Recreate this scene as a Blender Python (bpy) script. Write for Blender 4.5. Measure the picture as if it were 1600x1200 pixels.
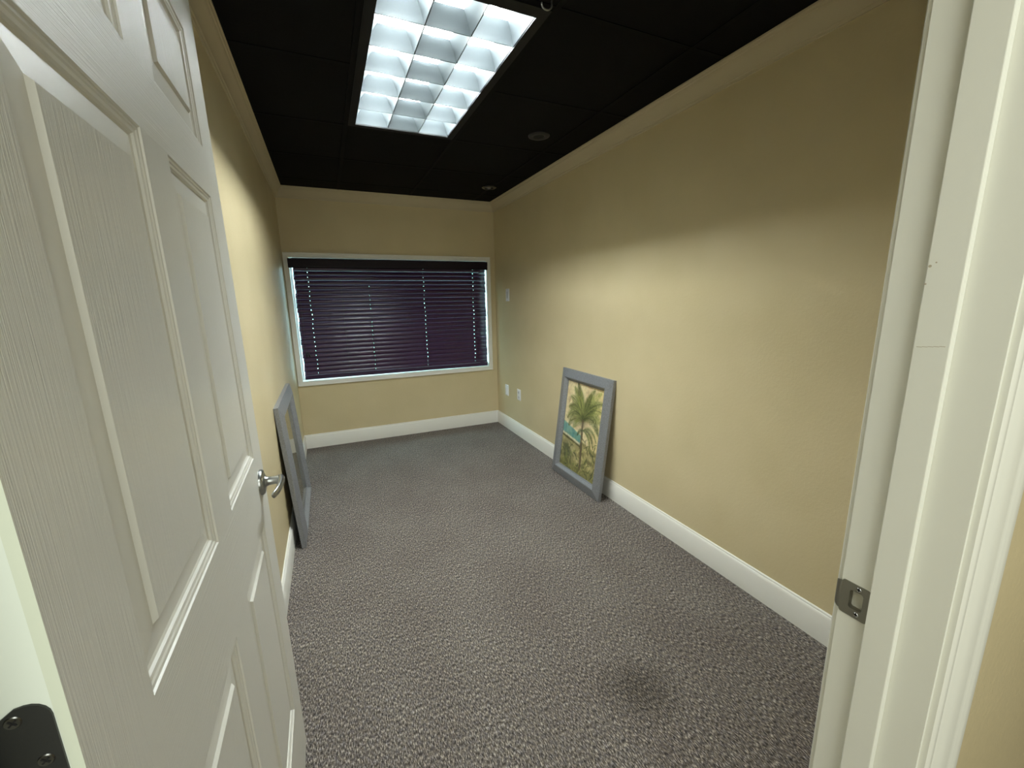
import bpy, bmesh, math, random
from mathutils import Vector, Matrix
import numpy as np
random.seed(4)
for o in list(bpy.data.objects): bpy.data.objects.remove(o)
S = bpy.context.scene
COL = S.collection

# ------------------------------------------------------------------ camera
yaw, pitch, roll, fpx = 0.41262, -0.20018, -0.01829, 649.82
F = Vector((math.sin(yaw)*math.cos(pitch), math.cos(yaw)*math.cos(pitch), math.sin(pitch)))
R0 = Vector((math.cos(yaw), -math.sin(yaw), 0)); U0 = R0.cross(F)
R1 = R0*math.cos(roll)+U0*math.sin(roll); U1 = -R0*math.sin(roll)+U0*math.cos(roll)
cam = bpy.data.cameras.new('camera'); co = bpy.data.objects.new('camera', cam); COL.objects.link(co)
co.matrix_world = Matrix(((R1.x, U1.x, -F.x, 0), (R1.y, U1.y, -F.y, 0), (R1.z, U1.z, -F.z, 1.42), (0, 0, 0, 1)))
cam.sensor_width = 36; cam.lens = fpx/1600*36; cam.clip_start = .02; cam.clip_end = 100
S.camera = co

# ------------------------------------------------------------------ daylight, hall light, exposure
W = bpy.data.worlds.new('world'); S.world = W; W.use_nodes = True
bg = W.node_tree.nodes['Background']; bg.inputs['Color'].default_value = (.76, .90, 1, 1); bg.inputs['Strength'].default_value = 12.0
def area(name, loc, rot, sx, sy, e, col):
    l = bpy.data.lights.new(name, 'AREA'); l.shape = 'RECTANGLE'; l.size = sx; l.size_y = sy; l.energy = e; l.color = col
    o = bpy.data.objects.new(name, l); COL.objects.link(o); o.location = loc; o.rotation_euler = rot; return o
HALL_E, CEIL_E, TUBE_E = 26.0, 13.0, 320.0
area('hall_window_light', (-.2, -1.5, 1.35), (math.radians(90), 0, 0), 1.6, 1.5, HALL_E, (.93, 1, .95))
area('hall_doorway_fill', (.0, -.55, 2.42), (0, 0, 0), 1.2, .3, CEIL_E, (.94, 1, .95))  # unseen fill, added high in the hall to brighten the door edge
VS = S.view_settings
VS.view_transform = 'Standard'; VS.look = 'None'; VS.gamma = 1; VS.use_curve_mapping = False; VS.exposure = 0.0

# ------------------------------------------------------------------ materials
def srgb(r, g, b):
    f = lambda c: (c/255/12.92) if c/255 <= .04045 else ((c/255+.055)/1.055)**2.4
    return (f(r), f(g), f(b), 1)
def mat(name, col, rough=.5, metal=0, spec=.5, coat=0):
    m = bpy.data.materials.new(name); m.use_nodes = True; b = m.node_tree.nodes['Principled BSDF']
    b.inputs['Base Color'].default_value = col; b.inputs['Roughness'].default_value = rough
    b.inputs['Metallic'].default_value = metal; b.inputs['Specular IOR Level'].default_value = spec
    b.inputs['Coat Weight'].default_value = coat
    return m
def nd(m, t, **k):
    n = m.node_tree.nodes.new(t)
    for a, v in k.items():
        if a in n.inputs: n.inputs[a].default_value = v
        else: setattr(n, a, v)
    return n
def lk(m, a, b): m.node_tree.links.new(a, b)
def coords(m, scale, obj=True):
    t = nd(m, 'ShaderNodeTexCoord'); mp = nd(m, 'ShaderNodeMapping'); mp.inputs['Scale'].default_value = scale
    lk(m, t.outputs['Object'], mp.inputs['Vector']); return mp.outputs['Vector']
def noise(m, scale, detail=3, s=1, rough=.5):
    n = nd(m, 'ShaderNodeTexNoise'); lk(m, coords(m, scale), n.inputs['Vector'])
    n.inputs['Scale'].default_value = s; n.inputs['Detail'].default_value = detail; n.inputs['Roughness'].default_value = rough
    return n.outputs['Fac']
def bump(m, h, strength, dist):
    b = nd(m, 'ShaderNodeBump'); b.inputs['Strength'].default_value = strength; b.inputs['Distance'].default_value = dist
    lk(m, h, b.inputs['Height']); lk(m, b.outputs['Normal'], m.node_tree.nodes['Principled BSDF'].inputs['Normal']); return b
def ramp(m, fac, stops):
    r = nd(m, 'ShaderNodeValToRGB'); e = r.color_ramp.elements
    e[0].position, e[0].color = stops[0]; e[1].position, e[1].color = stops[-1]
    for p, c in stops[1:-1]: x = e.new(p); x.color = c
    lk(m, fac, r.inputs['Fac']); return r.outputs['Color']
def basecol(m, c): lk(m, c, m.node_tree.nodes['Principled BSDF'].inputs['Base Color'])

M = {}
M['wall'] = m = mat('wall_paint', srgb(208, 192, 150), .42, spec=.35)
bump(m, noise(m, (90, 90, 90), 2), .16, .004)
basecol(m, ramp(m, noise(m, (3, 3, 3), 2), [(.3, srgb(206, 191, 152)), (.7, srgb(212, 197, 159))]))
M['trim'] = m = mat('trim_paint', srgb(230, 228, 220), .35, spec=.45)
bump(m, noise(m, (14, 14, 40), 2), .06, .002)
M['crown'] = mat('crown_paint', srgb(196, 184, 156), .5, spec=.3)
M['jamb'] = m = mat('jamb_paint', srgb(226, 225, 214), .38, spec=.45)
bump(m, noise(m, (60, 60, 8), 2), .05, .002)
M['edge'] = m = mat('door_edge_paint', srgb(226, 232, 220), .6)
bump(m, noise(m, (25, 25, 25), 3), .2, .001)
M['edge2'] = m = mat('door_edge_bare_paint', srgb(214, 219, 200), .65)
bump(m, noise(m, (60, 60, 30), 3), .3, .001)
for nm, sc in (('door_v', (640, 640, 5)), ('door_h', (640, 5, 640))):
    M[nm] = m = mat(nm+'_paint', srgb(224, 222, 213), .30, spec=.5)
    bump(m, noise(m, sc, 1, 1, .5), .45, .0015)
M['door_flat'] = mat('door_molding_paint', srgb(224, 222, 213), .3, spec=.5)
# panels: cathedral grain
M['door_p'] = m = mat('door_panel_paint', srgb(224, 222, 213), .30, spec=.5)
wv = nd(m, 'ShaderNodeTexWave', wave_type='BANDS', bands_direction='Y'); lk(m, coords(m, (1, 1, .16)), wv.inputs['Vector'])
wv.inputs['Scale'].default_value = 38; wv.inputs['Distortion'].default_value = 9; wv.inputs['Detail'].default_value = 2; wv.inputs['Detail Scale'].default_value = 1.0
n1 = noise(m, (420, 420, 9), 2); mx = nd(m, 'ShaderNodeMath', operation='MULTIPLY_ADD'); lk(m, wv.outputs['Fac'], mx.inputs[0]); mx.inputs[1].default_value = .12; lk(m, n1, mx.inputs[2])
bump(m, mx.outputs[0], .6, .0018)

M['ceil'] = m = mat('black_ceiling_tile', srgb(6, 6, 7), .8, spec=.12)
bump(m, noise(m, (160, 160, 160), 3), .2, .002)
M['grid'] = mat('black_ceiling_grid', srgb(4, 4, 5), .7, spec=.1)
M['hallceil'] = mat('hall_ceiling_paint', srgb(225, 225, 215), .7)
# carpet
M['carpet'] = m = mat('carpet', srgb(90, 84, 80), .95, spec=.1)
nA = noise(m, (270, 80, 100), 3, 1, .65); nB = noise(m, (90, 60, 50), 2); nC = noise(m, (3.2, 2.2, 1), 3)
ca = ramp(m, nA, [(.32, srgb(40, 37, 34)), (.45, srgb(90, 85, 80)), (.55, srgb(130, 124, 118)), (.68, srgb(204, 198, 190))])
cb = ramp(m, nB, [(.35, (.72, .72, .78, 1)), (.65, (1.15, 1.1, 1.02, 1))])
cc = ramp(m, nC, [(.35, (.92, .90, .90, 1)), (.65, (1.06, 1.06, 1.06, 1))])
m1 = nd(m, 'ShaderNodeMix', data_type='RGBA', blend_type='MULTIPLY'); m1.inputs[0].default_value = 1
lk(m, ca, m1.inputs[6]); lk(m, cb, m1.inputs[7])
m2 = nd(m, 'ShaderNodeMix', data_type='RGBA', blend_type='MULTIPLY'); m2.inputs[0].default_value = 1
lk(m, m1.outputs[2], m2.inputs[6]); lk(m, cc, m2.inputs[7])
# a soft darker spot with an uneven edge, multiplied into the carpet colour
tc = nd(m, 'ShaderNodeTexCoord'); mp = nd(m, 'ShaderNodeMapping'); mp.inputs['Location'].default_value = (-.93*4.2, -1.0*5.0, 0); mp.inputs['Scale'].default_value = (4.2, 5.0, 1)
lk(m, tc.outputs['Object'], mp.inputs['Vector'])
nz = nd(m, 'ShaderNodeTexNoise'); nz.inputs['Scale'].default_value = 9; lk(m, tc.outputs['Object'], nz.inputs['Vector'])
va = nd(m, 'ShaderNodeVectorMath', operation='ADD'); vs = nd(m, 'ShaderNodeVectorMath', operation='SCALE'); vs.inputs['Scale'].default_value = .55
lk(m, nz.outputs['Color'], vs.inputs[0]); lk(m, mp.outputs['Vector'], va.inputs[0]); lk(m, vs.outputs[0], va.inputs[1])
vo = nd(m, 'ShaderNodeVectorMath', operation='SUBTRACT'); lk(m, va.outputs[0], vo.inputs[0]); vo.inputs[1].default_value = (.28, .28, .28)
ln = nd(m, 'ShaderNodeVectorMath', operation='LENGTH'); lk(m, vo.outputs[0], ln.inputs[0])
st = ramp(m, ln.outputs['Value'], [(.15, (.60, .59, .57, 1)), (.75, (1, 1, 1, 1))])
m3 = nd(m, 'ShaderNodeMix', data_type='RGBA', blend_type='MULTIPLY'); m3.inputs[0].default_value = 1
lk(m, m2.outputs[2], m3.inputs[6]); lk(m, st, m3.inputs[7]); basecol(m, m3.outputs[2])
bump(m, nA, .9, .006)

M['blind'] = m = mat('dark_plum_slat', srgb(56, 31, 60), .26, spec=.5)
M['valance'] = mat('dark_plum_valance', srgb(24, 13, 24), .5, spec=.2)
M['cord'] = mat('dark_cord', srgb(38, 27, 40), .8)
M['metal'] = m = mat('satin_nickel', srgb(176, 178, 176), .28, 1)
M['metal2'] = m = mat('brushed_nickel', srgb(150, 148, 138), .42, 1)
bump(m, noise(m, (30, 30, 700), 2), .12, .0005)
M['screw'] = mat('screw_metal', srgb(190, 190, 188), .25, 1)
M['dark'] = mat('screw_recess', srgb(12, 12, 12), .7)
M['hinge'] = m = mat('black_painted_hinge', srgb(38, 39, 37), .42, spec=.5)
bump(m, noise(m, (120, 120, 120), 3), .25, .0006)
M['plate'] = mat('white_plastic', srgb(236, 236, 238), .35)
M['plate2'] = mat('offwhite_plastic', srgb(205, 205, 210), .35)
M['wood'] = mat('raw_wood', srgb(150, 118, 84), .8)
# troffer
M['louver'] = mat('louver_aluminium', srgb(57, 62, 64), .55, .0, .2)
M['housing'] = mat('troffer_white_enamel', srgb(238, 243, 245), .5)
M['flange'] = mat('troffer_flange', srgb(14, 14, 15), .5, spec=.2)
def emis(name, col, e):
    m = bpy.data.materials.new(name); m.use_nodes = True; b = m.node_tree.nodes['Principled BSDF']
    b.inputs['Base Color'].default_value = (.9, .9, .9, 1); b.inputs['Emission Color'].default_value = col; b.inputs['Emission Strength'].default_value = e; return m
M['tube_added_glow'] = emis('middle_tube_added_glow', (.92, 1.0, .98, 1), TUBE_E*.32)  # weak glow added to the middle tube to brighten its louver cells
M['tube'] = emis('lit_fluorescent_tube', (.91, .98, .98, 1), TUBE_E)
# frames
M['frame'] = m = mat('grey_washed_frame', srgb(128, 128, 132), .36, .3, .5)
basecol(m, ramp(m, noise(m, (160, 120, 160), 4), [(.3, srgb(124, 125, 128)), (.7, srgb(148, 150, 154))]))
bump(m, noise(m, (220, 30, 220), 3), .2, .0008)
M['backing'] = mat('picture_backing', srgb(40, 34, 28), .9)
M['mat_board'] = mat('mat_board', srgb(190, 182, 160), .8)
def glass(name, tint, rough=.02):
    m = bpy.data.materials.new(name); m.use_nodes = True; nt = m.node_tree; nt.nodes.remove(nt.nodes['Principled BSDF'])
    t = nd(m, 'ShaderNodeBsdfTransparent'); t.inputs['Color'].default_value = tint
    g = nd(m, 'ShaderNodeBsdfGlossy'); g.inputs['Roughness'].default_value = rough
    f = nd(m, 'ShaderNodeLayerWeight'); f.inputs['Blend'].default_value = .5; x = nd(m, 'ShaderNodeMixShader')
    pw = nd(m, 'ShaderNodeMath', operation='POWER'); pw.inputs[1].default_value = 5; lk(m, f.outputs['Facing'], pw.inputs[0])
    sc_ = nd(m, 'ShaderNodeMath', operation='MULTIPLY_ADD'); sc_.inputs[1].default_value = .96; sc_.inputs[2].default_value = .04; lk(m, pw.outputs[0], sc_.inputs[0])
    lk(m, sc_.outputs[0], x.inputs[0]); lk(m, t.outputs[0], x.inputs[1]); lk(m, g.outputs[0], x.inputs[2])
    lk(m, x.outputs[0], nt.nodes['Material Output'].inputs['Surface']); return m
M['glass'] = glass('picture_glass', (.98, .98, .98, 1)); M['pane'] = glass('window_glass', (.80, .97, .96, 1))

# ------------------------------------------------------------------ mesh helpers
def box(bm, a, b, mi=0):
    x0, y0, z0 = a; x1, y1, z1 = b
    v = [bm.verts.new(p) for p in ((x0,y0,z0),(x1,y0,z0),(x1,y1,z0),(x0,y1,z0),(x0,y0,z1),(x1,y0,z1),(x1,y1,z1),(x0,y1,z1))]
    for f in ((3,2,1,0),(4,5,6,7),(0,1,5,4),(1,2,6,5),(2,3,7,6),(3,0,4,7)):
        fc = bm.faces.new([v[i] for i in f]); fc.material_index = mi
def extr(bm, prof, path, closed=True, cap=True):
    """sweep: list of rings, each the profile points already in 3D"""
    rings = [[bm.verts.new(p) for p in r] for r in path]
    n = len(rings[0])
    for a, b in zip(rings, rings[1:]):
        for i in range(n if closed else n-1):
            bm.faces.new((a[i], a[(i+1) % n], b[(i+1) % n], b[i]))
    if cap and closed:
        bm.faces.new(rings[0][::-1]); bm.faces.new(rings[-1])
def cyl(bm, c, axis, r, h, n=24, r2=None, cap=True):
    axis = Vector(axis).normalized(); c = Vector(c); u = axis.orthogonal().normalized(); w = axis.cross(u)
    r2 = r if r2 is None else r2
    A = [c+(u*math.cos(t)+w*math.sin(t))*r for t in [2*math.pi*i/n for i in range(n)]]
    B = [c+axis*h+(u*math.cos(t)+w*math.sin(t))*r2 for t in [2*math.pi*i/n for i in range(n)]]
    extr(bm, None, [A, B], cap=cap)
def lathe(bm, c, axis, prof, n=32):
    axis = Vector(axis).normalized(); c = Vector(c); u = axis.orthogonal().normalized(); w = axis.cross(u)
    extr(bm, None, [[c+axis*h+(u*math.cos(2*math.pi*i/n)+w*math.sin(2*math.pi*i/n))*r for i in range(n)] for r, h in prof])
def tube(bm, pts, r, n=8):
    pts = [Vector(p) for p in pts]; rings = []
    up = Vector((0, 0, 1))
    for i, p in enumerate(pts):
        d = (pts[min(i+1, len(pts)-1)]-pts[max(i-1, 0)]).normalized()
        u = d.cross(up)
        if u.length < .05: u = d.cross(Vector((1, 0, 0)))
        u.normalize(); w = d.cross(u); rr = r[i] if isinstance(r, (list, tuple)) else r
        rings.append([p+(u*math.cos(2*math.pi*k/n)+w*math.sin(2*math.pi*k/n))*rr for k in range(n)])
    extr(bm, None, rings)
def obj(name, bm, m, parent=None, smooth=False, bevel=0, recalc=True):
    if recalc: bmesh.ops.recalc_face_normals(bm, faces=bm.faces)
    me = bpy.data.meshes.new(name); bm.to_mesh(me); bm.free()
    for x in (m if isinstance(m, (list, tuple)) else [m]): me.materials.append(x)
    o = bpy.data.objects.new(name, me); COL.objects.link(o)
    if parent: o.parent = parent
    if smooth:
        for p in me.polygons: p.use_smooth = True
        me.set_sharp_from_angle(angle=math.radians(40))
    if bevel:
        b = o.modifiers.new('bevel', 'BEVEL'); b.width = bevel; b.segments = 2; b.limit_method = 'ANGLE'
    return o
def empty(name, loc=(0, 0, 0), rot=(0, 0, 0)):
    o = bpy.data.objects.new(name, None); COL.objects.link(o); o.location = loc; o.rotation_euler = rot; o.empty_display_size = .1; return o
def tag(o, label=None, cat=None, group=None, kind=None):
    if label: o['label'] = label
    if cat: o['category'] = cat
    if group: o['group'] = group
    if kind: o['kind'] = kind
    return o
def N(): return bmesh.new()
def struct(name, bm, m, label, cat, **k):
    return tag(obj(name, bm, m, **k), label, cat, kind='structure')

# ------------------------------------------------------------------ room shell
XL, XR, YB, ZC = -.314, 1.761, 4.44, 2.438
YF, YH = .33, .207                       # room face and hall face of the door wall
XJL, XJR, ZJ = -.243, .716, 2.125        # jamb faces, head
WX0, WX1, WZ0, WZ1 = -.268, 1.660, .678, 1.845
T = .12
bm = N(); box(bm, (-1.7, -1.7, -.1), (2.7, YB+T, 0)); struct('floor', bm, M['carpet'], 'dark grey brown flecked loop pile carpet with a soft dark spot', 'carpet floor')
bm = N(); box(bm, (XL-T, YF, 0), (XL, YB+T, ZC+.25)); struct('wall_left', bm, M['wall'], 'tan painted wall behind the open door', 'wall')
bm = N(); box(bm, (XR, YF, 0), (XR+T, YB+T, ZC+.25)); struct('wall_right', bm, M['wall'], 'long tan painted wall on the right with the palm picture leaning on it', 'wall')
bm = N()
box(bm, (XL, YB, 0), (XR, YB+T, WZ0-.005)); box(bm, (XL, YB, WZ1+.005), (XR, YB+T, ZC+.25))
box(bm, (XL, YB, WZ0-.005), (WX0-.005, YB+T, WZ1+.005)); box(bm, (WX1+.005, YB, WZ0-.005), (XR, YB+T, WZ1+.005))
struct('wall_back', bm, M['wall'], 'short tan painted end wall around the window', 'wall')
bm = N()
box(bm, (-1.7, YH, 0), (XJL-.02, YF, ZC+.25)); box(bm, (XJR+.02, YH, 0), (2.7, YF, ZC+.25)); box(bm, (XJL-.02, YH, ZJ+.02), (XJR+.02, YF, ZC+.25))
struct('wall_front', bm, M['wall'], 'pale painted hall wall at right edge beside the door casing', 'wall')
bm = N(); box(bm, (-1.7, -1.7, 0), (2.7, -1.6, ZC)); struct('wall_hall_rear', bm, M['wall'], 'hall wall behind the viewpoint', 'wall')
bm = N(); box(bm, (-1.8, -1.7, 0), (-1.7, YF, ZC)); struct('wall_hall_left', bm, M['wall'], 'hall end wall to the left of the doorway', 'wall')
bm = N(); box(bm, (2.7, -1.7, 0), (2.8, YF, ZC)); struct('wall_hall_right', bm, M['wall'], 'hall end wall to the right of the doorway', 'wall')
bm = N(); box(bm, (-1.8, -1.7, ZC), (2.8, YH, ZC+.05)); struct('ceiling_hall', bm, M['hallceil'], 'hall ceiling above the viewpoint', 'ceiling')

# ceiling: black lay-in tiles and T bars
LX0, LX1, LY0, LY1 = .263, .813, 1.575, 2.806      # louver opening
gx = [XL, .213-.65*0, .863, 1.513, XR]; gy = [YF, .86, 1.51, 2.165, 2.85, 3.49, 4.14, YB]
bm = N()
for i in range(len(gx)-1):
    for j in range(len(gy)-1):
        a, b, c, d = gx[i], gx[i+1], gy[j], gy[j+1]
        if i == 1 and j in (2, 3): continue
        g = .011
        box(bm, (a+g, c+g, ZC+.002), (b-g, d-g, ZC+.02))
ceil = struct('ceiling', bm, M['ceil'], 'black painted suspended tile ceiling around the light fixture', 'ceiling', bevel=.004)
bm = N()
for y in gy[1:-1]:
    for a, b in ((XL, .213), (.213, .863), (.863, XR)):
        if a == .213 and y == 2.165: continue
        box(bm, (a, y-.012, ZC), (b, y+.012, ZC+.03))
for x in gx[1:-1]: box(bm, (x-.012, YF, ZC-.001), (x+.012, YB, ZC+.03))
obj('ceiling_grid', bm, M['grid'], ceil)
bm = N(); box(bm, (XL-T, YF, ZC+.24), (XR+T, YB+T, ZC+.28)); obj('deck_above', bm, M['grid'], ceil)

# crown molding, mitred: walls left, back, right, front
cp = [(0, .094), (.007, .094), (.009, .084), (.014, .082), (.016, .074), (.022, .062), (.030, .049), (.040, .037), (.046, .030), (.048, .020), (.054, .018), (.056, .010), (.061, .008), (.061, 0), (0, 0)]
def run(prof, kind, x0, x1, y0, y1, z, sgn):
    """profile (offset from wall, height) swept on one wall of the room rectangle with mitred ends"""
    A, B = [], []
    for o, h in prof:
        if kind == 'left': A.append((XL+o, YF+o*x0, z+sgn*h)); B.append((XL+o, YB-o, z+sgn*h))
        if kind == 'right': A.append((XR-o, YF+o*x0, z+sgn*h)); B.append((XR-o, YB-o, z+sgn*h))
        if kind == 'back': A.append((XL+o, YB-o, z+sgn*h)); B.append((XR-o, YB-o, z+sgn*h))
        if kind == 'front': A.append((XL+o, YF+o, z+sgn*h)); B.append((XR-o, YF+o, z+sgn*h))
    bm = N(); extr(bm, None, [A, B]); return bm
for i, (k, lab) in enumerate((('left', 'cream crown molding along the top of the left wall'), ('back', 'cream crown molding above the window wall'), ('right', 'cream crown molding along the top of the long right wall'), ('front', 'cream crown molding above the doorway inside the room'))):
    struct('trim_%d' % (i+1), run(cp, k, 1, 0, 0, 0, ZC, -1), M['crown'], lab, 'crown molding', smooth=True)
bp = [(0, .139), (.004, .139), (.007, .136), (.0075, .130), (.011, .127), (.0125, .121), (.0142, .118), (.0142, 0), (0, 0)]
for k, lab in (('left', 'white baseboard along the left wall running behind the leaning picture'), ('back', 'white baseboard below the window'), ('right', 'long white baseboard along the right wall')):
    struct('baseboard_'+k, run(bp, k, 0 if k != 'left' else 1, 0, 0, 0, 0, 1), M['trim'], lab, 'baseboard', smooth=True)
bm = N()
extr(bm, None, [[(XR-.0142, YF+o, h) for o, h in bp], [(XJR+.09, YF+o, h) for o, h in bp]])
struct('baseboard_front', bm, M['trim'], 'short white baseboard beside the doorway inside the room', 'baseboard', smooth=True)

# ------------------------------------------------------------------ window
win = tag(empty('window_1', ((WX0+WX1)/2, YB, WZ0)), 'wide window in the end wall with a flat cream casing', 'window', kind='structure')
wl = Vector(win.location)
def L(p): return tuple(Vector(p)-wl)
def picture_casing(x0, x1, z0, z1, w, th, y, ysign):
    # profile across: u from inner edge outward, v thickness
    pr = [(0, 0), (0, th*.65), (.004, th*.9), (w*.75, th), (w*.8, th*1.12), (w, th*1.12), (w, 0)]
    ring = []
    for (cx, cz, sx, sz) in ((x0, z0, -1, -1), (x1, z0, 1, -1), (x1, z1, 1, 1), (x0, z1, -1, 1)):
        ring.append([L((cx+sx*u, y+ysign*v, cz+sz*u)) for u, v in pr])
    return ring
bm = N(); rg = picture_casing(WX0+.003, WX1-.003, WZ0, WZ1-.01, .044, .016, YB, -1)
rv = [[bm.verts.new(p) for p in r] for r in rg]
for i in range(4):
    a, b = rv[i], rv[(i+1) % 4]
    for k in range(len(a)): bm.faces.new((a[k], a[(k+1) % len(a)], b[(k+1) % len(a)], b[k]))
# make the outer edge match the photographed casing height
obj('casing', bm, M['trim'], win)
bm = N()
box(bm, L((WX0-.005, YB, WZ0-.005)), L((WX0, YB+T, WZ1+.005))); box(bm, L((WX1, YB, WZ0-.005)), L((WX1+.005, YB+T, WZ1+.005)))
box(bm, L((WX0, YB, WZ0-.005)), L((WX1, YB+T, WZ0))); box(bm, L((WX0, YB, WZ1)), L((WX1, YB+T, WZ1+.005)))
obj('jamb_liner', bm, M['trim'], win)
bm = N(); y0, y1 = YB+.085, YB+.115; w = .018
box(bm, L((WX0, y0, WZ0)), L((WX0+w, y1, WZ1))); box(bm, L((WX1-w, y0, WZ0)), L((WX1, y1, WZ1)))
box(bm, L((WX0+w, y0, WZ0)), L((WX1-w, y1, WZ0+w))); box(bm, L((WX0+w, y0, WZ1-w)), L((WX1-w, y1, WZ1)))
obj('sash', bm, M['trim'], win)
bm = N(); box(bm, L((WX0+w, y0+.012, WZ0+w)), L((WX1-w, y0+.017, WZ1-w))); obj('glass_pane', bm, M['pane'], win)

# ------------------------------------------------------------------ horizontal blind
BX0, BX1, BY = -.242, 1.650, YB+.028
blind = tag(empty('window_blind', ((BX0+BX1)/2, BY, 1.80)), 'dark plum horizontal slat blind closed over the window', 'window blind')
bl = Vector(blind.location)
def LB(p): return tuple(Vector(p)-bl)
bm = N(); vp = [(0, 0), (.004, .004), (.004, .040), (.008, .052), (.008, .078), (0, .084), (-.008, .084), (-.008, 0)]
extr(bm, None, [[LB((x, YB-.026-v, 1.742+h)) for v, h in vp] for x in (-.274, 1.662)])
obj('valance', bm, M['valance'], blind, smooth=True)
bm = N()
bm.free()
for x in (-.274, 1.656):
    bm = N(); box(bm, LB((x, YB-.020, 1.742)), LB((x+.006, YB-.0185+.018, 1.826))); obj('valance_return', bm, M['valance'], blind)
bm = N(); box(bm, LB((BX0, YB+.004, 1.775)), LB((BX1, YB+.054, 1.832))); obj('head_rail', bm, M['valance'], blind, bevel=.002)
CX = [-.122, .421, .966, 1.507]
NS = 25; PITCH = .0437; Z0 = .742
def tilt_bottom(x): return 0.006*(1-(x-BX0)/(BX1-BX0))
for k in range(NS):
    z = Z0+PITCH*k
    if z > 1.80: break
    tl = math.radians(74+random.uniform(-1.5, 1.5))
    if k == 22: tl = math.radians(59)
    if k == 20: tl = math.radians(66)
    hw = .0262
    xs = [BX0, BX0+.02]
    for c, hh in zip(CX, (.0017, .0005, .0014, .0021)):
        hh *= random.uniform(.25, 1.1); xs += [c-.0065, c-hh, c+hh, c+.0065]
    xs += [BX1]
    us = [-hw, -.0045, 0, .0045, hw]
    bm = N(); g = []
    jx = random.uniform(-.004, .003)
    for xi, x in enumerate(xs):
        row = []
        for u in us:
            crown = .0013*(1-(u/hw)**2)
            # upper edge leans to the window
            yy = math.cos(tl)*u - math.sin(tl)*crown; zz = math.sin(tl)*u + math.cos(tl)*crown
            row.append(bm.verts.new(LB((x+jx, BY+yy, z+zz+tilt_bottom(x)*(1-k/NS)))))
        g.append(row)
    for i in range(len(xs)-1):
        hole = any(abs((xs[i]+xs[i+1])/2-c) < .002 for c in CX)
        for j in range(4):
            if hole and j in (1, 2): continue
            bm.faces.new((g[i][j], g[i+1][j], g[i+1][j+1], g[i][j+1]))
    o = obj('slat', bm, M['blind'], blind, smooth=True)
    s = o.modifiers.new('thickness', 'SOLIDIFY'); s.thickness = .0026; s.offset = 0
bm = N(); br = [(-.026, .0), (-.024, -.007), (.024, -.007), (.026, 0), (.024, .007), (-.024, .007)]
ang = math.radians(70)
extr(bm, None, [[LB((x, BY+.0+u*math.cos(ang)*-1+v*math.sin(ang), .702+u*math.sin(ang)*.9+v*math.cos(ang)+tilt_bottom(x)*1.3)) for u, v in br] for x in (BX0-.002, BX1+.004)])
obj('bottom_rail', bm, M['blind'], blind, bevel=.002)
for c in CX:
    bm = N()
    for dx in (-.011, .011): tube(bm, [LB((c+dx, BY-.017, 1.775)), LB((c+dx, BY-.018, .712))], .0007, 5)
    obj('ladder_cord', bm, M['cord'], blind)
bm = N(); tube(bm, [LB((.16, YB-.012, 1.745)), LB((.162, YB-.010, 1.2)), LB((.168, YB-.009, .735))], .0012, 6); obj('lift_cord', bm, M['cord'], blind)
bm = N(); tube(bm, [LB((-.205, YB-.012, 1.745)), LB((-.206, YB-.009, 1.3)), LB((-.204, YB-.012, .95))], .0012, 6)
obj('pull_cord', bm, M['cord'], blind)
bm = N()
lathe(bm, LB((-.204, YB-.014, .965)), (0, 0, -1), [(.0015, 0), (.005, .004), (.006, .02), (.009, .045), (.008, .05), (.001, .05)], 12)
lathe(bm, LB((-.190, YB-.016, .955)), (0.35, 0, -1), [(.0015, 0), (.005, .004), (.006, .02), (.009, .04), (.008, .045), (.001, .045)], 12)
obj('cord_tassel', bm, M['valance'], blind, smooth=True)

# ------------------------------------------------------------------ wall plates on the right wall
def plate(y, z, w, h, lab, kind):
    e = tag(empty('wall_plate', (XR, y, z)), lab, 'wall plate')
    bm = N(); t = .006; b = .005
    ring = lambda ww, hh, x: [(x, -ww/2, -hh/2), (x, ww/2, -hh/2), (x, ww/2, hh/2), (x, -ww/2, hh/2)]
    extr(bm, None, [ring(w, h, 0), ring(w, h, -.002), ring(w-2*b, h-2*b, -t)])
    obj('cover', bm, M['plate'], e)
    if kind == 'insert':
        bm = N(); box(bm, (-t-.002, -w*.2, -h*.28), (-t, w*.2, h*.28)); obj('insert', bm, M['plate2'], e, bevel=.001)
    if kind == 'blank':
        bm = N(); box(bm, (-t-.003, -w*.22, -h*.30), (-t, w*.22, h*.30)); obj('insert', bm, M['plate'], e, bevel=.001)
    if kind == 'outlet':
        for s in (-1, 1):
            bm = N(); cyl(bm, (-t, 0, s*.024), (-1, 0, 0), .017, .0015, 20)
            f = obj('receptacle', bm, M['plate2'], e)
            bm = N()
            if s == 1:
                for d in (-.0062, .0062): box(bm, (-t-.0021, d-.0014, s*.024-.002), (-t-.0014, d+.0014, s*.024+.007))
                cyl(bm, (-t-.0014, 0, s*.024-.008), (-1, 0, 0), .0028, .0007, 10)
            else:
                box(bm, (-t-.0021, -.0075, s*.024-.003), (-t-.0014, -.005, s*.024+.004)); cyl(bm, (-t-.0014, 0, s*.024-.008), (-1, 0, 0), .0022, .0007, 10)
            obj('slots', bm, M['dark'], f)
    for s in (-1, 1):
        zz = s*h*.42 if kind != 'outlet' else 0
        if kind == 'outlet' and s == 1: continue
        bm = N(); cyl(bm, (-t, 0, zz), (-1, 0, 0), .0032, .0008, 12); obj('screw', bm, M['screw'], e)
plate(4.092, 1.468, .085, .128, 'white wall plate high on the right wall, level with the blind', 'insert')
plate(4.158, .437, .085, .122, 'plain white wall plate low on the right wall, nearest the window corner', 'blank')
plate(3.842, .446, .080, .118, 'white outlet plate with dark slots low on right wall, nearer the palm picture', 'outlet')

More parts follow.
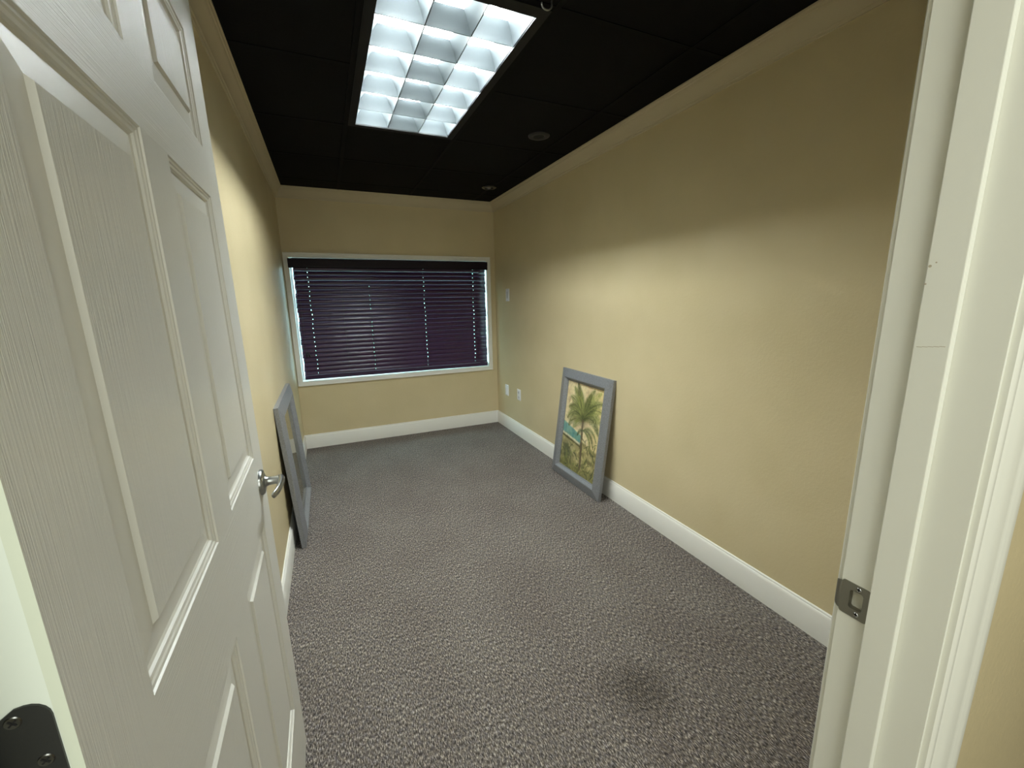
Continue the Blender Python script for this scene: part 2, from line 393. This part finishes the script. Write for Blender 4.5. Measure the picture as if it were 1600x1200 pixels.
# ------------------------------------------------------------------ troffer
TL0 = (LX0+LX1)/2; TLY = (LY0+LY1)/2
tr = tag(empty('ceiling_light', (TL0, TLY, ZC)), 'lit recessed fluorescent ceiling fixture with an eighteen cell silver louver', 'ceiling light')
def LT(p): return (p[0]-TL0, p[1]-TLY, p[2]-ZC)
bm = N(); o1 = (.213+.012, 1.51+.012, .863-.012, 2.85-.012)
zt = ZC+.122
# housing: sides and top
for a, b in (((LX0-.004, LY0-.004, ZC+.004), (LX0, LY1+.004, zt)), ((LX1, LY0-.004, ZC+.004), (LX1+.004, LY1+.004, zt)), ((LX0, LY0-.004, ZC+.004), (LX1, LY0, zt)), ((LX0, LY1, ZC+.004), (LX1, LY1+.004, zt)), ((LX0-.004, LY0-.004, zt), (LX1+.004, LY1+.004, zt+.004))):
    box(bm, LT(a), LT(b))
obj('housing', bm, M['housing'], tr)
bm = N()
for a, b in (((o1[0], o1[1], ZC-.003), (LX0, o1[3], ZC+.004)), ((LX1, o1[1], ZC-.003), (o1[2], o1[3], ZC+.004)), ((LX0, o1[1], ZC-.003), (LX1, LY0, ZC+.004)), ((LX0, LY1, ZC-.003), (LX1, o1[3], ZC+.004))):
    box(bm, LT(a), LT(b))
obj('flange', bm, M['flange'], tr)
LH = .069
bm = N()
def blade_y(x, ht, side):     # runs along y
    n = 7; Lp = []; Rp = []
    for i in range(n+1):
        t = i/n; hw = .0021+ht*t**1.8
        Lp.append((x-(hw if side <= 0 else 0), ZC+.002+LH*t)); Rp.append((x+(hw if side >= 0 else 0), ZC+.002+LH*t))
    prof = Lp+Rp[::-1]
    extr(bm, None, [[LT((u, y, z)) for u, z in prof] for y in (LY0, LY1)])
def blade_x(y, ht, side):
    n = 7; Lp = []; Rp = []
    for i in range(n+1):
        t = i/n; hw = .0021+ht*t**1.8
        Lp.append((y-(hw if side <= 0 else 0), ZC+.0025+LH*t)); Rp.append((y+(hw if side >= 0 else 0), ZC+.0025+LH*t))
    prof = Lp+Rp[::-1]
    extr(bm, None, [[LT((x, u, z)) for u, z in prof] for x in (LX0, LX1)])
for i in range(4):
    x = LX0+(LX1-LX0)*i/3; blade_y(x, .034, 1 if i == 0 else (-1 if i == 3 else 0))
for j in range(7):
    y = LY0+(LY1-LY0)*j/6+0; blade_x(y, .030, 1 if j == 0 else (-1 if j == 6 else 0))
obj('louver', bm, M['louver'], tr, smooth=True)
for i in range(3):
    x = LX0+(LX1-LX0)*(i+.5)/3+(.016, 0, -.016)[i]; bm = N()
    cyl(bm, LT((x, LY0+.012, ZC+.090)), (0, 1, 0), .0135, LY1-LY0-.024, 16)
    o = obj('tube', bm, M['tube'] if i != 1 else M['tube_added_glow'], tr, smooth=True)
    o['label'] = 'lit fluorescent tube' if i != 1 else 'middle fluorescent tube with an added weak glow'

# ------------------------------------------------------------------ small ceiling fittings
e = tag(empty('ceiling_speaker', (1.350, 2.585, ZC)), 'round black recessed fitting with a dark centre, beyond the light fixture', 'ceiling fitting')
bm = N(); lathe(bm, (0, 0, 0), (0, 0, -1), [(.034, -.004), (.034, .004), (.040, .008), (.058, .007), (.068, .003), (.069, -.004)], 40); obj('ring', bm, mat('dark_grey_ring', srgb(26, 25, 27), .5), e, smooth=True)
bm = N(); cyl(bm, (0, 0, 0), (0, 0, -1), .036, .002, 32); obj('opening', bm, M['dark'], e)
e = tag(empty('recessed_downlight', (1.490, 3.850, ZC)), 'small round black recessed fitting with glinting rim near the window corner', 'ceiling fitting')
bm = N(); lathe(bm, (0, 0, 0), (0, 0, -1), [(.040, -.004), (.040, .003), (.045, .008), (.062, .006), (.068, .002), (.068, -.004)], 40); obj('ring', bm, mat('glossy_black_ring', srgb(40, 40, 42), .25, 0, .8), e, smooth=True)
bm = N(); lathe(bm, (0, 0, 0), (0, 0, -1), [(.001, .012), (.014, .010), (.020, .004), (.022, 0), (.040, 0), (.040, -.003), (.001, -.003)], 28); obj('socket', bm, M['metal2'], e, smooth=True)
bm = N(); pts = []
for i in range(13):
    t = math.pi*(-.1+1.15*i/12); pts.append((.020*math.cos(t), .004*math.sin(t), -.016-.014*math.sin(t)))
tube(bm, pts, .0028, 8); cyl(bm, (.019, 0, -.02), (0, 0, 1), .0028, .02, 8)
h = tag(obj('ceiling_hook', bm, M['metal'], smooth=True), 'small silver hook hanging from the ceiling by the corner of the light fixture', 'hook'); h.location = (.805, 1.478, ZC)

# ------------------------------------------------------------------ door frame (trim_5)
fr = tag(empty('trim_5', (XJR, YF, 0)), 'white painted door frame with stop and casing on the right edge', 'door frame', kind='structure')
fl = Vector(fr.location)
def LF(p): return tuple(Vector(p)-fl)
HZ0, HZ1, HY0, HY1 = .931, .964, .297, .318
bm = N()
def jb(a, b): box(bm, LF(a), LF(b))
X0, X1 = XJR, XJR+.02
jb((X0, YH, 0), (X1, YF, HZ0)); jb((X0, YH, HZ1), (X1, YF, ZJ+.02)); jb((X0, YH, HZ0), (X1, HY0, HZ1)); jb((X0, HY1, HZ0), (X1, YF, HZ1))
jb((X0+.012, HY0, HZ0), (X1, HY1, HZ1))
obj('jamb', bm, M['jamb'], fr)
bm = N(); box(bm, LF((XJL-.02, YH, 0)), LF((XJL, YF, ZJ+.02))); obj('jamb', bm, M['jamb'], fr)
bm = N(); box(bm, LF((XJL, YH, ZJ)), LF((XJR, YF, ZJ+.02))); obj('head_jamb', bm, M['jamb'], fr)
bm = N(); jb((XJR-.0115, .2515, 0), (XJR, .2875, ZJ)); obj('door_stop', bm, M['jamb'], fr, bevel=.0012)
bm = N(); jb((XJL, .2515, 0), (XJL+.0115, .2875, ZJ)); obj('door_stop', bm, M['jamb'], fr, bevel=.0012)
bm = N(); jb((XJL+.0115, .2515, ZJ-.0115), (XJR-.0115, .2875, ZJ)); obj('door_stop', bm, M['jamb'], fr, bevel=.0012)
cas = [(0, 0), (0, .007), (.003, .0095), (.008, .0105), (.011, .009), (.014, .0095), (.020, .0135), (.030, .0155), (.040, .0165), (.052, .0165), (.056, .0185), (.068, .019), (.074, .017), (.0785, .012), (.0785, 0)]
def casing_side(xi, sx, y, sy):
    bm = N(); z1 = ZJ+.005
    extr(bm, None, [[LF((xi+sx*u, y+sy*v, 0)) for u, v in cas], [LF((xi+sx*u, y+sy*v, z1+u)) for u, v in cas]])
    return bm
obj('casing', casing_side(XJR+.005, 1, YH, -1), M['jamb'], fr, smooth=True)
obj('casing', casing_side(XJL-.005, -1, YH, -1), M['jamb'], fr, smooth=True)
obj('casing', casing_side(XJR+.005, 1, YF, 1), M['jamb'], fr, smooth=True)
for y, sy in ((YH, -1), (YF, 1)):
    bm = N(); z1 = ZJ+.005
    extr(bm, None, [[LF((XJL-.005-u, y+sy*v, z1+u)) for u, v in cas], [LF((XJR+.005+u, y+sy*v, z1+u)) for u, v in cas]])
    obj('head_casing', bm, M['jamb'], fr, smooth=True)
bm = N(); jb((XL+.001, YF, 0), (XJL-.005, YF+.012, ZJ+.005)); obj('casing', bm, M['jamb'], fr)
# strike plate
sp = empty('strike_plate'); sp.parent = fr
bpy.data.objects.remove(sp)
bm = N(); PY0, PY1, PZ0, PZ1 = .2905, .3285, .918, .975; xs = XJR-.0016
hy0, hy1, hz0, hz1 = .2985, .3165, .932, .963
def rr(y0, y1, z0, z1, r, n=4):
    out = []
    for cy, cz, a0 in ((y1-r, z1-r, 0), (y0+r, z1-r, 90), (y0+r, z0+r, 180), (y1-r, z0+r, 270)):
        for i in range(n+1):
            t = math.radians(a0+90*i/n); out.append((cy+r*math.cos(t), cz+r*math.sin(t)))
    return out
outer = rr(PY0, PY1, PZ0, PZ1, .004); inner = rr(hy0, hy1, hz0, hz1, .0035)
fo = [bm.verts.new(LF((xs, y, z))) for y, z in outer]; fi = [bm.verts.new(LF((xs, y, z))) for y, z in inner]
bo = [bm.verts.new(LF((XJR, y, z))) for y, z in outer]; bi = [bm.verts.new(LF((XJR+.008, y, z))) for y, z in inner]
n = len(outer)
for i in range(n):
    j = (i+1) % n
    bm.faces.new((fo[i], fo[j], fi[j], fi[i])); bm.faces.new((bo[i], bo[j], fo[j], fo[i])); bm.faces.new((fi[i], fi[j], bi[j], bi[i]))
# curled lip round the jamb's room edge
rings = []
for i in range(9):
    t = i/8; a = t*math.radians(75)
    y = PY1-.002+.014*math.sin(a); x = xs+.014*(1-math.cos(a)); dz = .004*t*t*2
    ca, sa = math.cos(a), math.sin(a)
    rings.append([LF((x, y, PZ0+.004+dz)), LF((x, y, PZ1-.004-dz)), LF((x+.0014*ca, y-.0014*sa, PZ1-.004-dz)), LF((x+.0014*ca, y-.0014*sa, PZ0+.004+dz))])
extr(bm, None, rings)
spl = obj('strike_plate', bm, M['metal2'], fr)
for yy, zz in ((.3055, .9685), (.3045, .9255)):
    bm = N(); lathe(bm, LF((xs, yy, zz)), (-1, 0, 0), [(.0036, -.001), (.0036, .0002), (.0030, .0009), (.0012, .0003), (.0001, .0003)], 20)
    sc = obj('screw', bm, M['screw'], spl, smooth=True)
    bm = N()
    box(bm, LF((xs-.0011, yy-.0020, zz-.0005)), LF((xs-.0001, yy+.0020, zz+.0005))); box(bm, LF((xs-.0011, yy-.0005, zz-.0020)), LF((xs-.0001, yy+.0005, zz+.0020)))
    obj('screw_recess', bm, M['dark'], fr)
# chip and hairline scratch in the paint of the stop
bm = N(); xq = XJR-.0116
for k in range(5):
    t = k/5; box(bm, LF((xq, .256+.028*t, 1.352-.003*t)), LF((xq+.0003, .256+.028*(t+.2), 1.3527-.003*t)))
for (y, z, r_) in ((.2845, 1.452, .0018), (.2790, 1.456, .001), (.2860, 1.430, .0012)):
    cyl(bm, LF((xq, y, z)), (1, 0, 0), r_, .0003, 7)
obj('paint_chip', bm, mat('chipped_paint', srgb(178, 166, 142), .8), fr)

# ------------------------------------------------------------------ the open door
DW, DH, TH = .9487, 2.092, .036
th, lx = .0117, -.0112
a = Vector((math.sin(th), -math.cos(th), 0)); up = Vector((lx, .0004, 1)).normalized()
free = Vector((-.1948, 1.3044, .013))
Zl = up; Yl = (-a-up*(-a).dot(up)).normalized(); Xl = Yl.cross(Zl)
o0 = free+a*DW
door = tag(empty('door_1'), 'white six panel molded door standing open on the left', 'door', kind='structure')
door.matrix_world = Matrix(((Xl.x, Yl.x, Zl.x, o0.x), (Xl.y, Yl.y, Zl.y, o0.y), (Xl.z, Yl.z, Zl.z, o0.z), (0, 0, 0, 1)))
PY = [(.114, .418), (.534, .835)]; PZ = [(.238, .836), (1.020, 1.647), (1.750, 1.976)]
prof = [(0, 0), (.0015, -.0025), (.0055, -.0030), (.0075, -.0045), (.0115, -.0055), (.0135, -.0085), (.017, -.0100), (.048, -.0070), (.052, -.0022)]
bm = N(); yb = [0, .114, .418, .534, .835, DW]; zb = [0, .238, .836, 1.020, 1.647, 1.750, 1.976, DH]
def q4(pts, mi):
    f = bm.faces.new([bm.verts.new(p) for p in pts]); f.material_index = mi
for x, sg in ((0, 1), (-TH, -1)):
    for i in range(5):
        for j in range(7):
            if i in (1, 3) and j in (1, 3, 5): continue
            mi = 0 if i in (0, 4) or (i == 2 and j in (1, 3, 5)) else 1
            q4([(x, yb[i], zb[j]), (x, yb[i+1], zb[j]), (x, yb[i+1], zb[j+1]), (x, yb[i], zb[j+1])], mi)
    for (y0, y1) in PY:
        for (z0, z1) in PZ:
            R_ = [[(x+sg*h, y0+d, z0+d), (x+sg*h, y1-d, z0+d), (x+sg*h, y1-d, z1-d), (x+sg*h, y0+d, z1-d)] for d, h in prof]
            for A, B in zip(R_, R_[1:]):
                for k in range(4): q4([A[k], A[(k+1) % 4], B[(k+1) % 4], B[k]], 2)
            q4(R_[-1], 3)
q4([(0, 0, 0), (-.0075, 0, 0), (-.0075, 0, DH), (0, 0, DH)], 5); q4([(-.0075, 0, 0), (-TH, 0, 0), (-TH, 0, DH), (-.0075, 0, DH)], 4)
q4([(0, DW, 0), (-TH, DW, 0), (-TH, DW, DH), (0, DW, DH)], 4)
for z in (0, DH): q4([(0, 0, z), (-TH, 0, z), (-TH, DW, z), (0, DW, z)], 4)
bmesh.ops.remove_doubles(bm, verts=bm.verts, dist=1e-5)
slab = obj('door_slab', bm, [M['door_v'], M['door_h'], M['door_flat'], M['door_p'], M['edge'], M['edge2']], door)
# lever handle
hy, hz = DW-.076, .952-.013
bm = N(); lathe(bm, (0, hy, hz), (1, 0, 0), [(.034, -.001), (.034, .005), (.031, .009), (.022, .0115), (.015, .012), (.013, .016), (.0115, .020), (.0115, .043), (.013, .045)], 36)
han = obj('door_handle', bm, M['metal'], door, smooth=True)
bm = N(); rings = []
path = [(.048, .012, .0), (.049, 0, 0), (.0505, -.020, 0), (.0500, -.045, 0), (.048, -.066, -.001), (.0445, -.083, -.002), (.040, -.096, -.003), (.038, -.100, -.003)]
wd = [.010, .0125, .0115, .0105, .010, .0095, .0085, .004]; tk = [.007, .010, .0085, .007, .0065, .006, .0055, .003]
for (px, py, pz), w_, t_ in zip(path, wd, tk):
    rings.append([(px+t_*math.cos(2*math.pi*k/14), hy+py+.3*t_*math.cos(2*math.pi*k/14)*(1 if py < -.04 else 0), hz+pz+w_*math.sin(2*math.pi*k/14)) for k in range(14)])
extr(bm, None, rings); obj('lever', bm, M['metal'], han, smooth=True)
bm = N(); cyl(bm, (.010, hy, hz-.012), (1, 0, 0), .0015, .002, 8); obj('latch_bolt', bm, M['dark'], han)
# other side's handle
bm = N(); lathe(bm, (-TH, hy, hz), (-1, 0, 0), [(.034, -.001), (.034, .005), (.031, .009), (.022, .0115), (.0115, .016), (.0115, .022), (.001, .022)], 36)
obj('rosette', bm, M['metal'], door, smooth=True)
# hinge leaf let into the hinge edge
bm = N(); zt_, zb_ = 1.1385, 1.030
out = [(-.0080, zb_), (-.0080, zt_-.013)]
for i in range(1, 6):
    t = math.radians(90*i/5); out.append((-.0080-.013+.013*math.cos(t), zt_-.013+.013*math.sin(t)))
out += [(-.026, zt_-.0005), (-.0335, zt_-.006), (-.045, zt_-.006), (-.045, zb_)]
A = [(x, .001, z) for x, z in out]; B = [(x, -.0016, z) for x, z in out]
extr(bm, None, [A, B])
leaf = obj('hinge_leaf', bm, M['hinge'], door)
bm = N(); cyl(bm, (-.047, -.003, zb_), (0, 0, 1), .0065, zt_-zb_-.006, 20); obj('knuckle', bm, M['hinge'], leaf, smooth=True)
for x, z in ((-.0275, 1.1285), (-.0175, 1.091), (-.0275, 1.055)):
    bm = N(); lathe(bm, (x, -.0016, z), (0, -1, 0), [(.0048, -.001), (.0048, .0001), (.0042, .0008), (.0026, .0006), (.0001, .0006)], 24)
    s_ = obj('screw', bm, mat('dark_screw', srgb(120, 120, 116), .3, 1) if 'dark_screw' not in bpy.data.materials else bpy.data.materials['dark_screw'], leaf, smooth=True)
    bm = N(); d = .0021; w_ = .0006
    for sgx in (1, -1):
        pr = [(-d, -d*sgx), (d, d*sgx)]; nx, nz = (-.7071*sgx*w_, .7071*w_)
        P_ = [(x+pr[0][0]-nx, z+pr[0][1]-nz), (x+pr[1][0]-nx, z+pr[1][1]-nz), (x+pr[1][0]+nx, z+pr[1][1]+nz), (x+pr[0][0]+nx, z+pr[0][1]+nz)]
        extr(bm, None, [[(px, -.0020, pz) for px, pz in P_], [(px, -.0026, pz) for px, pz in P_]])
    obj('screw_recess', bm, M['dark'], leaf)

# ------------------------------------------------------------------ leaning pictures
def smooth(e0, e1, x):
    t = np.clip((x-e0)/(e1-e0), 0, 1); return t*t*(3-2*t)
def vnoise(U, V, f, seed):
    rs = np.random.RandomState(seed); g = rs.rand(64, 64); x = U*f; y = V*f
    xi = np.floor(x).astype(int); yi = np.floor(y).astype(int); fx = x-xi; fy = y-yi; fx = fx*fx*(3-2*fx); fy = fy*fy*(3-2*fy)
    G = lambda i, j: g[i % 64, j % 64]
    return (G(xi, yi)*(1-fx)+G(xi+1, yi)*fx)*(1-fy)+(G(xi, yi+1)*(1-fx)+G(xi+1, yi+1)*fx)*fy
def paint_palm(w, h, nx, ny):
    u = np.linspace(0, 1, nx); v = np.linspace(0, 1, ny); U, V = np.meshgrid(u, v, indexing='ij')   # u from viewer's left, v from the top
    asp = h/w
    c = lambda r, g, b: np.array([r, g, b], float)/255
    img = np.ones((nx, ny, 3))*c(222, 208, 168)
    def over(al, col):
        nonlocal img
        img = img*(1-al[..., None])+np.array(col)*al[..., None]
    n1 = vnoise(U, V*asp, 5, 1); n2 = vnoise(U, V*asp, 13, 2); n3 = vnoise(U, V*asp, 34, 3)
    over(smooth(.5, .8, n1)*.5*(U < 2), c(196, 168, 132)); over(smooth(.55, .85, n2)*.35, c(232, 218, 182))
    over(smooth(.62, 1, U)*.45, c(214, 196, 130))
    sm = np.exp(-((U-.14)/.07)**2-((V-.20)/.13)**2); over(sm*.65*smooth(.3, .6, n2), c(150, 122, 96))
    sm = np.exp(-((U-.10)/.05)**2-((V-.43)/.05)**2); over(sm*.55*smooth(.35, .6, n3), c(96, 92, 66))
    # land
    hz_ = .54+.12*U
    over(smooth(0, .03, V-hz_), c(176, 164, 118))
    over(smooth(0, .05, V-hz_)*smooth(.35, .75, n2)*.7, c(112, 110, 70)); over(smooth(.02, .06, V-hz_)*smooth(.55, .8, n3)*.5, c(206, 194, 140))
    # lagoon
    lag = smooth(-.01, .01, V-(.475+.17*U))*smooth(-.01, .01, (.60+.09*U)-V)*smooth(-.02, .0, .53-U)
    over(lag, c(122, 164, 152)); over(lag*smooth(.45, .75, n2)*.5, c(92, 146, 148))
    shore = np.exp(-((V-(.612+.09*U))/.012)**2)*smooth(-.02, .02, .52-U); over(shore*.9, c(226, 222, 200))
    shore = np.exp(-((V-(.638+.09*U))/.010)**2)*smooth(-.02, .02, .55-U); over(shore*.75, c(66, 66, 44))
    # left shrubs and paths
    over(np.exp(-((U-.18)/.16)**2-((V-.80)/.10)**2)*.8, c(92, 100, 74)); over(np.exp(-((U-.36)/.05)**2-((V-.74+0.35*(U-.36))/.06)**2)*.5, c(196, 184, 140))
    over(np.exp(-((V-(.70+.55*(U-.2)))/.02)**2)*smooth(.15, .25, U)*smooth(.6, .5, U)*.7, c(204, 192, 150))
    over(smooth(.86, .98, V+.06*n2)*.45, c(108, 112, 62))
    def stroke(x0, y0, x1, y1, bend, wd, col, al=.85, hair=0, seed=0):
        """curved tapered brush stroke; a frond when hair > 0"""
        rs = np.random.RandomState(seed); N_ = 26; best = np.full(U.shape, 9.); tt = np.zeros(U.shape)
        mx_, my_ = (x0+x1)/2-(y1-y0)*bend, (y0+y1)/2+(x1-x0)*bend
        for i in range(N_+1):
            t = i/N_; x = (1-t)**2*x0+2*t*(1-t)*mx_+t*t*x1; y = (1-t)**2*y0+2*t*(1-t)*my_+t*t*y1
            d = np.hypot(U-x, (V-y)*asp)/(wd*(.35+1.3*t*(1-t)*2) if hair else wd)
            m_ = d < best; best = np.where(m_, d, best); tt = np.where(m_, t, tt)
        k = smooth(1.25, .35, best)
        if hair: k = k*(.45+.55*smooth(.3, .6, vnoise(U*1.0+tt*.4, V*asp+best*.2, 46, seed+20)))
        over(k*al, col)
    G1, G2, G3, G4 = c(86, 96, 56), c(124, 134, 80), c(160, 162, 96), c(62, 70, 44)
    cx, cy = .52, .385
    fr_ = [(.22, .07, -.10, G2), (.30, .02, -.06, G1), (.40, .10, -.05, G2), (.74, .04, .10, G2), (.90, .05, .16, G3), (.95, .15, .22, G2), (.66, .10, .05, G1),
           (.14, .18, -.22, G2), (.12, .30, -.28, G1), (.10, .42, -.40, G2), (.16, .50, -.42, G1), (.98, .24, .28, G3), (.98, .36, .36, G2), (.94, .47, .42, G1), (.30, .50, -.3, G2), (.36, .16, -.10, G3), (.82, .20, .18, G1)]
    for i, (x, y, b, col) in enumerate(fr_): stroke(cx, cy, x, y, -b*.9, .088, col, .85, 1, i)
    for i, (x, y, b, col) in enumerate(fr_): stroke(cx, cy, x, y, -b*.9, .010, G4 if i % 2 else G3, .55, 0, i)
    over(np.exp(-((U-cx)/.09)**2-((V-cy)*asp/.09)**2)*.6, G4)
    stroke(.53, .40, .595, .93, .03, .033, c(104, 92, 72), .95); stroke(.515, .42, .575, .90, .03, .008, c(150, 134, 104), .7)
    for x, y, b, i in ((.86, .64, -.42, 1), (.92, .56, -.38, 2), (.42, .58, .3, 3), (.80, .70, -.4, 4)): stroke(.56, .50, x, y, b, .036, G1 if i % 2 else G2, .8, 1, 40+i); stroke(.56, .50, x, y, b, .008, G4, .6)
    rs = np.random.RandomState(9)
    for i in range(46):
        x = rs.rand(); y = .72+.28*rs.rand(); an = rs.uniform(-1.2, 1.2); ln_ = rs.uniform(.05, .14)
        stroke(x, y, x+math.sin(an)*ln_, y-math.cos(an)*ln_/asp, rs.uniform(-.5, .5), .012, [G1, G3, G4, c(196, 184, 128), G2][i % 5], .6)
    for i in range(16):
        x = .6+.4*rs.rand(); y = .58+.14*rs.rand(); an = rs.uniform(-1.3, 1.3)
        stroke(x, y, x+math.sin(an)*.1, y-math.cos(an)*.06, rs.uniform(-.5, .5), .010, [G1, G4, c(206, 194, 140)][i % 3], .55)
    return np.clip(((img-.5)*1.18+.51)*(.93+.12*n3[..., None]), .02, 1)
def paint_shore(w, h, nx, ny):
    u = np.linspace(0, 1, nx); v = np.linspace(0, 1, ny); U, V = np.meshgrid(u, v, indexing='ij')
    n1 = vnoise(U, V*1.3, 6, 5); n2 = vnoise(U, V*1.3, 22, 6); c = lambda r, g, b: np.array([r, g, b], float)/255
    img = np.ones((nx, ny, 3))*c(196, 184, 146)
    for al, col in ((smooth(.4, .8, n1)*.6, c(150, 142, 100)), (smooth(.5, .7, V+.1*n1)*.6, c(108, 108, 76)), (smooth(.5, .8, n2)*.35, c(212, 202, 168))):
        img = img*(1-al[..., None])+col*al[..., None]
    return img
m = bpy.data.materials.new('painting_pigment'); m.use_nodes = True; b = m.node_tree.nodes['Principled BSDF']; b.inputs['Roughness'].default_value = .6
at = nd(m, 'ShaderNodeVertexColor', layer_name='Pigment'); lk(m, at.outputs['Color'], b.inputs['Base Color']); M['paint'] = m
FP = [(0, 0), (0, .022), (.003, .0245), (.030, .032), (.060, .0405), (.066, .041), (.070, .038), (.084, .019), (.090, .016), (.090, 0)]
def picture(base, width, length, normal_sign, lean, painter, label, cat, nx, ny):
    """base: corner of the back bottom edge; local X along the wall, Y out of the front, Z up the picture"""
    e = tag(empty('framed_picture'), label, cat, 'framed pictures leaning on the walls')
    up = Vector((-normal_sign*math.sin(lean), 0, math.cos(lean))); nn = Vector((normal_sign*math.cos(lean), 0, math.sin(lean))); X = nn.cross(up)
    e.matrix_world = Matrix(((X.x, nn.x, up.x, base[0]), (X.y, nn.y, up.y, base[1]), (X.z, nn.z, up.z, base[2]), (0, 0, 0, 1)))
    bm = N(); rv = []
    for cx, cz, sx, sz in ((0, 0, 1, 1), (width, 0, -1, 1), (width, length, -1, -1), (0, length, 1, -1)):
        rv.append([bm.verts.new((cx+sx*u, v, cz+sz*u)) for u, v in FP])
    for i in range(4):
        A, B = rv[i], rv[(i+1) % 4]
        for k in range(len(A)): bm.faces.new((A[k], A[(k+1) % len(A)], B[(k+1) % len(A)], B[k]))
    obj('frame', bm, M['frame'], e)
    bm = N(); box(bm, (.05, .001, .05), (width-.05, .004, length-.05)); obj('backing', bm, M['backing'], e)
    w, h = width-.18, length-.18
    img = painter(w, h, nx, ny); lin = np.where(img <= .04045, img/12.92, ((img+.055)/1.055)**2.4)
    xs = np.linspace(0, 1, nx); zs = np.linspace(0, 1, ny)
    vs = [(width-.086-(w+.008-.0)*x, .0105, length-.086-(h-.008+.016)*z) for x in xs for z in zs]
    fs = [(i*ny+j, (i+1)*ny+j, (i+1)*ny+j+1, i*ny+j+1) for i in range(nx-1) for j in range(ny-1)]
    me = bpy.data.meshes.new('artwork'); me.from_pydata(vs, [], fs)
    ca = me.color_attributes.new('Pigment', 'FLOAT_COLOR', 'POINT'); arr = np.ones((nx*ny, 4), np.float32); arr[:, :3] = lin.reshape(-1, 3)
    ca.data.foreach_set('color', arr.ravel()); me.materials.append(M['paint'])
    me.flip_normals() if me.polygons[0].normal.y < 0 else None
    o = bpy.data.objects.new('artwork', me); COL.objects.link(o); o.parent = e
    s = o.modifiers.new('canvas', 'SOLIDIFY'); s.thickness = .003; s.offset = -1
    bm = N(); box(bm, (.088, .0135, .088), (width-.088, .0150, length-.088)); obj('glass', bm, M['glass'], e)
    return e
# right wall, normal towards -x, X runs to +y
picture((1.655, 2.250, .0005), .665, .873, -1, math.asin((XR-1.655-.0005)/.873), paint_palm, 'grey framed palm tree painting leaning on the long right wall', 'framed picture', 170, 236)
# left wall, normal towards +x, X runs to -y
picture((-.262, 3.335, .0005), .80, .860, 1, math.asin((-.262-XL-.0005)/.860), paint_shore, 'grey framed picture behind reflecting glass, leaning on the left wall past the door', 'framed picture', 60, 80)
